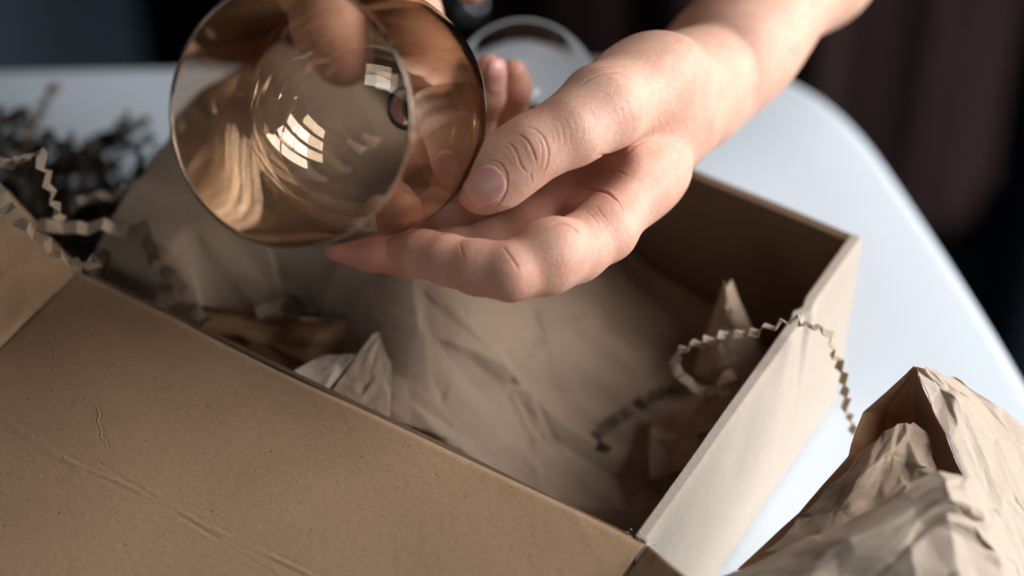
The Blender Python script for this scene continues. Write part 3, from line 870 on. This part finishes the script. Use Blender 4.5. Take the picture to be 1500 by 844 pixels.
def build_skin(name, f, lo, hi, vox, creases, reds, mat, folds=()):
    v, F = grid_surface(f, lo, hi, vox)
    for _ in range(2):
        d = f(v); v = v-grad(f, v)*d[:, None]*.8
    if creases:      # finer mesh round the creases
        cp_ = []
        for pl, depth, sig, rd in creases:
            pp, ok = project(f, dens(pl)); cp_.append(pp[ok])
        from mathutils.kdtree import KDTree
        cp_ = np.concatenate(cp_); kd = KDTree(len(cp_))
        for i_, p_ in enumerate(cp_): kd.insert(p_, i_)
        kd.balance()
        near = (v > cp_.min(0)-.003).all(1) & (v < cp_.max(0)+.003).all(1)
        sel_ = np.zeros(len(v), bool)
        for i_ in np.where(near)[0]:
            if kd.find(v[i_])[2] < .0022: sel_[i_] = True
        me = bpy.data.meshes.new('tmp'); me.from_pydata(v.tolist(), [], F.tolist())
        bm = bmesh.new(); bm.from_mesh(me); bm.verts.ensure_lookup_table()
        ed_ = [e for e in bm.edges if sel_[e.verts[0].index] and sel_[e.verts[1].index]]
        bmesh.ops.subdivide_edges(bm, edges=ed_, cuts=1, use_grid_fill=True)
        bmesh.ops.triangulate(bm, faces=[q for q in bm.faces if len(q.verts) > 4])
        bm.to_mesh(me); bm.free()
        v = np.empty(len(me.vertices)*3, np.float32); me.vertices.foreach_get('co', v); v = v.reshape(-1, 3).astype(float)
        v = v-grad(f, v)*f(v)[:, None]*.8
        base_me = me
    nr = grad(f, v)
    red = np.zeros(len(v)); disp = np.zeros(len(v))
    for pl, depth, sig, rd in creases:
        pp, ok = project(f, dens(pl))
        pp = pp[ok]
        if len(pp) < 2: continue
        lo_, hi_ = pp.min(0)-sig*4, pp.max(0)+sig*4
        m_ = np.where(((v > lo_) & (v < hi_)).all(1))[0]
        if not len(m_): continue
        dd = np.full(len(m_), 9.)
        s_at = np.zeros(len(m_)); ns = len(pp)-1
        for k, (a, b) in enumerate(zip(pp, pp[1:])):
            ab = b-a; L2 = ab@ab+1e-12; t = np.clip(((v[m_]-a)@ab)/L2, 0, 1)
            e = np.linalg.norm(v[m_]-(a+t[:, None]*ab), axis=1)
            s_at = np.where(e < dd, (k+t)/ns, s_at); dd = np.minimum(dd, e)
        taper = np.clip(np.minimum(s_at, 1-s_at)*5, 0.15, 1)
        g_ = np.exp(-(dd/sig)**2); lip = np.exp(-((dd-sig*2.2)/(sig*1.3))**2)
        disp[m_] -= depth*taper*(g_-.14*lip)
        red[m_] += rd*taper*np.exp(-(dd/(sig*1.6))**2)
    for c, r_, a in reds:
        red += a*np.exp(-(np.linalg.norm(v-np.array(c), axis=1)/r_)**2)
    # low relief of the skin
    v = v+nr*disp[:, None]
    if creases: me = base_me; me.name = name
    else: me = bpy.data.meshes.new(name); me.from_pydata(v.tolist(), [], F.tolist())
    me.vertices.foreach_set('co', v.astype(np.float32).ravel()); me.update()
    me.polygons.foreach_set('use_smooth', [True]*len(me.polygons))
    at = me.attributes.new('flush', 'FLOAT', 'POINT'); at.data.foreach_set('value', np.clip(red, 0, 1).astype(np.float32))
    return link(name, me, mat)

def skinmat():
    m, nt, b = newmat('skin'); co = obco(nt)
    at = N(nt, 'ShaderNodeAttribute'); at.attribute_name = 'flush'
    big = noi(nt, co, 130, 4, .6); fine = noi(nt, co, 700, 3, .6)
    c = mixc(nt, rng(nt, big, .35, .68), (.71, .445, .325), (.65, .35, .25))
    c = mixc(nt, rng(nt, fine, .45, .75, 0, .5), c, (.55, .27, .20))
    c = mixc(nt, rng(nt, at.outputs['Fac'], 0, 1, 0, .8), c, (.54, .21, .145))
    nt.links.new(c, b.inputs['Base Color'])
    b.inputs['Roughness'].default_value = .46; b.inputs['Specular IOR Level'].default_value = .42
    b.inputs['Subsurface Weight'].default_value = .55
    b.inputs['Subsurface Radius'].default_value = (1.0, .35, .18)
    b.inputs['Subsurface Scale'].default_value = .0032
    v = N(nt, 'ShaderNodeTexVoronoi', feature='DISTANCE_TO_EDGE'); v.inputs['Scale'].default_value = 850
    wv = nt.nodes.new('ShaderNodeMapping'); wv.inputs['Rotation'].default_value = (.3, .4, .6); wv.inputs['Scale'].default_value = (1, 1.9, 1)
    nt.links.new(co, wv.inputs[0]); nt.links.new(wv.outputs[0], v.inputs['Vector'])
    v2_ = N(nt, 'ShaderNodeTexVoronoi', feature='DISTANCE_TO_EDGE'); v2_.inputs['Scale'].default_value = 380; nt.links.new(wv.outputs[0], v2_.inputs['Vector'])
    lines2 = rng(nt, v2_.outputs['Distance'], 0, .09)
    lines = rng(nt, v.outputs['Distance'], 0, .13)
    bump(nt, b, [(lines, .45, .00012), (lines2, .22, .00014), (noi(nt, co, 420, 4, .6), .35, .0003)])
    return m
M['skin'] = skinmat()
m, nt, b = newmat('fingernail'); b.inputs['Base Color'].default_value = (.82, .36, .31, 1); b.inputs['Roughness'].default_value = .38
b.inputs['Specular IOR Level'].default_value = .35
b.inputs['Subsurface Weight'].default_value = .5; b.inputs['Subsurface Radius'].default_value = (1, .4, .3); b.inputs['Subsurface Scale'].default_value = .002
b.inputs['Coat Weight'].default_value = .25; b.inputs['Coat Roughness'].default_value = .2
M['nail'] = m

C = []
def cr(pl, depth=.00035, sig=.0005, rd=.5): C.append((pl, depth*.55, sig*.6, rd*.9))
# thumb knuckle folds (photo pixels)
cr([(757, 196), (768, 202), (776, 212), (782, 226), (786, 240)], .00065, .00045, 1.0)
cr([(742, 208), (752, 216), (758, 228), (764, 244), (772, 254)], .00045, .00045, .8)
cr([(764, 186), (782, 189), (796, 202), (803, 222), (800, 244), (793, 256)], .0004, .0005, .6)
cr([(776, 252), (779, 262), (778, 266)], .0004, .0004, .6)
cr([(788, 200), (793, 214), (794, 232), (790, 244)], .00022, .0004, .35)
cr([(770, 206), (768, 218), (774, 230)], .0002, .0003, .4)
cr([(733, 220), (742, 232), (752, 246)], .00015, .0004, .3)
for k in range(7):
    x = 806+k*9
    cr([(x, 178-k*4), (x+8, 192-k*4), (x+11, 210-k*4), (x+9, 226-k*4)], .00010, .0004, .08)
cr([(716, 236), (730, 238), (739, 248), (743, 262), (741, 280), (733, 296), (718, 310)], .0008, .0004, .35)     # nail fold
# web crease and palm creases
cr([(952, 203), (935, 210), (915, 218), (895, 226), (872, 228)], .0009, .0009, .5)
cr([(930, 214), (918, 225), (900, 232)], .0005, .0007, .5)
cr([(905, 295), (888, 282), (868, 278), (848, 268)], .0009, .0008, .9)
cr([(915, 310), (905, 296), (898, 288)], .0003, .0004, .4)
cr([(852, 345), (838, 333), (822, 327), (804, 330)], .0008, .0007, .7)
cr([(878, 330), (868, 318), (858, 310)], .0003, .0004, .3)
cr([(889, 322), (880, 312), (872, 300)], .00025, .0004, .3)
cr([(868, 255), (884, 250), (905, 252), (930, 262)], .00025, .0005, .2)
# index joints
cr([(735, 360), (744, 371), (753, 384), (760, 396)], .00055, .0005, .8)
cr([(673, 354), (676, 366), (679, 380)], .0003, .0005, .4)
# wrist side and thumb base wrinkles
cr([(838, 120), (856, 106), (880, 98), (905, 96)], .0004, .0006, .3)
cr([(846, 128), (866, 114), (892, 106), (925, 104)], .0003, .0006, .25)
cr([(842, 112), (858, 100), (876, 92)], .0003, .0005, .25)
for k in range(6):
    cr([(905+k*14, 150+k*5), (912+k*14, 168+k*5), (914+k*14, 188+k*5)], .00008, .0006, .05)
reds = [(P(688, 298, .597+D0), .0055, 1.6), (th[4][0], .010, .18), (idx[7][0], .010, .6), (idx[3][0], .012, .22), (ix_mcp[0], .016, .25),
        (P(840, 262, .64), .016, .7), (P(868, 245, .64), .010, .5), (P(800, 320, .64), .015, .45), (mid[6][0], .012, .8), (mid[4][0], .016, .8), (mid[5][0], .012, .6),
        (f4[4][0], .010, .5), (f5[4][0], .010, .6), (f5[2][0], .012, .5), (P(880, 385, .60), .010, .3), (rin[3][0], .012, .3), (P(760, 430, .60), .012, .35), (P(660, 395, .605), .014, .4), (P(830, 300, .64), .014, .35), (P(960, 215, .64), .012, .15)]
person = empty('person', (.25, .95, -.05))
tag(person, 'person in dark maroon clothing behind the table, both hands around the tilted wine glass', 'person')
sdf_pts = np.array([q[0] for q in th+idx+mid+rin+f4+f5+forearm+[wr_]])
lo = sdf_pts.min(0)-.022; hi = sdf_pts.max(0)+.022
hi = np.minimum(hi, np.array(forearm[3][0].lerp(forearm[4][0], .6))+np.array((.02, .02, 9)))
hl = build_skin('left_arm', hand_left, lo, hi, .00062, C, reds, M['skin'])
adopt(hl, person)

# nails: curved plates grown on the skin
def nail(f, px, d, ldir, length, width, name='fingernail', lift=.0003, view=None, nu=28, nvv=22, label=None, tipover=.0):
    """px centre, ldir = direction from cuticle to tip in camera (x, y) plane"""
    c = P(*px, d)
    vdir = np.array(view if view is not None else (c-Vector(CAMO)).normalized())
    l = np.array(camv(ldir[0], ldir[1], ldir[2] if len(ldir) > 2 else 0)); l -= vdir*(l@vdir); l /= np.linalg.norm(l)
    s = np.cross(l, vdir)
    uv_ = []
    for j in range(nvv+1):
        for i in range(nu+1):
            a, b_ = 2*i/nu-1, 2*j/nvv-1           # a across, b along (+1 = tip)
            wq = (1-.10*b_*b_) * (1 if b_ > 0 else max(0, 1-(abs(b_))**3.6)**.5)
            if b_ > 0: wq *= 1-.10*b_
            lq = b_*length*.5+(-.10*length*a*a if b_ > 0 else 0)*b_
            uv_.append((a*wq*width*.5, lq, a, b_))
    o = np.array([np.array(c)-vdir*.02+s*u+l*v_ for u, v_, a, b_ in uv_]); dr = np.repeat(vdir[None], len(o), 0)
    hit, ok = march(f, o, dr)
    ctr = np.array(c); t_ = ((hit-o)@vdir)
    tm = np.median(t_); t_ = np.where(np.abs(t_-tm) > .008, tm+.004, t_)
    hit = o+vdir*t_[:, None]
    g_ = grad(f, hit)
    lf = np.array([lift*(1-.9*max(abs(a), -b_ if b_ < 0 else 0)**6) for u, v_, a, b_ in uv_])
    vs = hit+g_*lf[:, None]
    st = nu+1
    fs = [(j*st+i, j*st+i+1, (j+1)*st+i+1, (j+1)*st+i) for j in range(nvv) for i in range(nu)]
    me = mesh(name, vs, fs); ob = link(name, me, M['nail'])
    md = ob.modifiers.new('t', 'SOLIDIFY'); md.thickness = .0003; md.offset = 0
    adopt(ob, person)
    if label: ob['label'] = label
    return ob
nail(hand_left, (711, 272), .60+D0, (-.82, -.57), .0112, .0098, label='left thumbnail, nearest the viewer')
nail(hand_left, (728, 112), .655+D0, (.02, 1), .0105, .0062, label='nail of the finger curled up behind the bowl')
#nail(hand_left, (578, 379), .60+D0, (-.9, .42), .0088, .0050, lift=.0002)

# --- right hand: behind the bowl, reaching down from above
def hand_right(Q):
    i1 = [J(560, -150, .672, 46), J(585, -60, .660, 40), J(606, 20, .652, 38), J(628, 80, .650, 35), J(640, 118, .650, 29)]
    i2 = [J(430, -190, .672, 52), J(450, -90, .662, 50), J(470, -20, .658, 58), J(492, 40, .658, 56), J(508, 84, .660, 44)]
    i3 = [J(620, -180, .690, 44), J(680, -110, .690, 36), J(700, -60, .680, 32), J(690, -20, .672, 26)]
    i4 = [J(660, -210, .705, 40), J(725, -150, .705, 33), J(742, -100, .695, 28), J(735, -66, .69, 22)]
    i5 = [J(690, -240, .72, 36), J(752, -190, .72, 29), J(770, -150, .71, 25), J(765, -120, .705, 20)]
    palm = smin(chain(Q, [J(470, -420, .72, 84), J(520, -300, .70, 80), J(560, -150, .675, 52)], .01), chain(Q, [J(470, -420, .73, 84), J(640, -210, .705, 60)], .01), .02)
    palm = smin(palm, chain(Q, [J(470, -420, .72, 80), J(430, -190, .675, 58)], .01), .014)
    arm = chain(Q, [J(470, -420, .72, 84), J(400, -600, .76, 100), J(330, -760, .80, 120)], .02)
    d = smin(palm, arm, .02)
    for c in (i1, i2, i3, i4, i5): d = smin(d, chain(Q, c, .004), .0035)
    b = .0005-sd_bowl(Q); return np.maximum(d, b)
lo2 = np.array([np.array(P(x, y, d)) for x, y, d in ((300, 230, .62), (820, 230, .62), (300, -800, .84), (860, -800, .84), (820, 230, .76), (300, -600, .66))])
C2 = [([(480, 60), (500, 66), (520, 66)], .0005, .0006, .5), ([(484, 72), (505, 78), (524, 76)], .0004, .0005, .5)]
hr = build_skin('right_arm', hand_right, lo2.min(0)-.01, lo2.max(0)+.01, .0012, [], [(P(508, 90, .67), .012, .5), (P(640, 118, .67), .010, .4)], M['skin'])
adopt(hr, person)

# clothing: torso of the person, and sleeves
def torso():
    vs = []; fs = []; nz, na = 60, 140
    for j in range(nz+1):
        z = -.42+.95*j/nz
        for i in range(na):
            a = 2*math.pi*i/na
            rx = .205+.02*math.sin(z*5); ry = .115
            fold = .006*math.sin(a*17+2*math.sin(z*4))+.004*math.sin(a*31+z*9)+.006*noise.noise((math.cos(a)*3, math.sin(a)*3, z*4))
            vs.append((.115+(rx+fold)*math.cos(a), 1.035+(ry+fold)*math.sin(a), z))
    for j in range(nz):
        for i in range(na): fs.append((j*na+i, j*na+(i+1) % na, (j+1)*na+(i+1) % na, (j+1)*na+i))
    fs.append(tuple(reversed(range(na)))); fs.append(tuple(range(nz*na, (nz+1)*na)))
    return mesh('maroon_top', vs, fs)
adopt(link('maroon_top', torso(), M['maroon']), person)
def tube(name, pts, rad, mat, na=40, wr=.004):
    pts = catmull([np.array(p) for p in pts], 10); vs = []; fs = []; n = len(pts)
    for k, p in enumerate(pts):
        t = pts[min(n-1, k+1)]-pts[max(0, k-1)]; t = t/np.linalg.norm(t)
        s = np.cross(t, (0, 0, 1.)); s /= np.linalg.norm(s); u = np.cross(s, t); f = k/(n-1); r = rad[0]*(1-f)+rad[1]*f
        for i in range(na):
            a = 6.2832*i/na; rr = r+wr*noise.noise((math.cos(a)*2, math.sin(a)*2, k*.35))
            vs.append(p+s*rr*math.cos(a)+u*rr*math.sin(a))
    for k in range(n-1):
        for i in range(na): fs.append((k*na+i, k*na+(i+1) % na, (k+1)*na+(i+1) % na, (k+1)*na+i))
    o = link(name, mesh(name, vs, fs), mat); md = o.modifiers.new('t', 'SOLIDIFY'); md.thickness = .002; return o
e1 = forearm[4][0]; e0 = forearm[3][0].lerp(e1, .25)
adopt(tube('sleeve', [e0, e1, e1.lerp(Vector((.42, 1.0, .22)), .5), (.42, 1.0, .22), (.31, 1.05, .36)], (.040, .065), M['maroon']), person)
r0 = P(400, -600, .776); r1 = P(330, -760, .816)
adopt(tube('sleeve', [r0, r1, r1+(r1-r0)*.6, (-.12, 1.0, .38)], (.04, .06), M['maroon']), person)
bt = bmesh.new(); bmesh.ops.create_uvsphere(bt, u_segments=24, v_segments=12, radius=.007)
for v in bt.verts: v.co.y *= .35
me = bpy.data.meshes.new('button'); bt.to_mesh(me); bt.free(); me.polygons.foreach_set('use_smooth', [True]*len(me.polygons))
o = link('button', me, M['metal']); o.location = P(684, 13, 1.05); adopt(o, person)
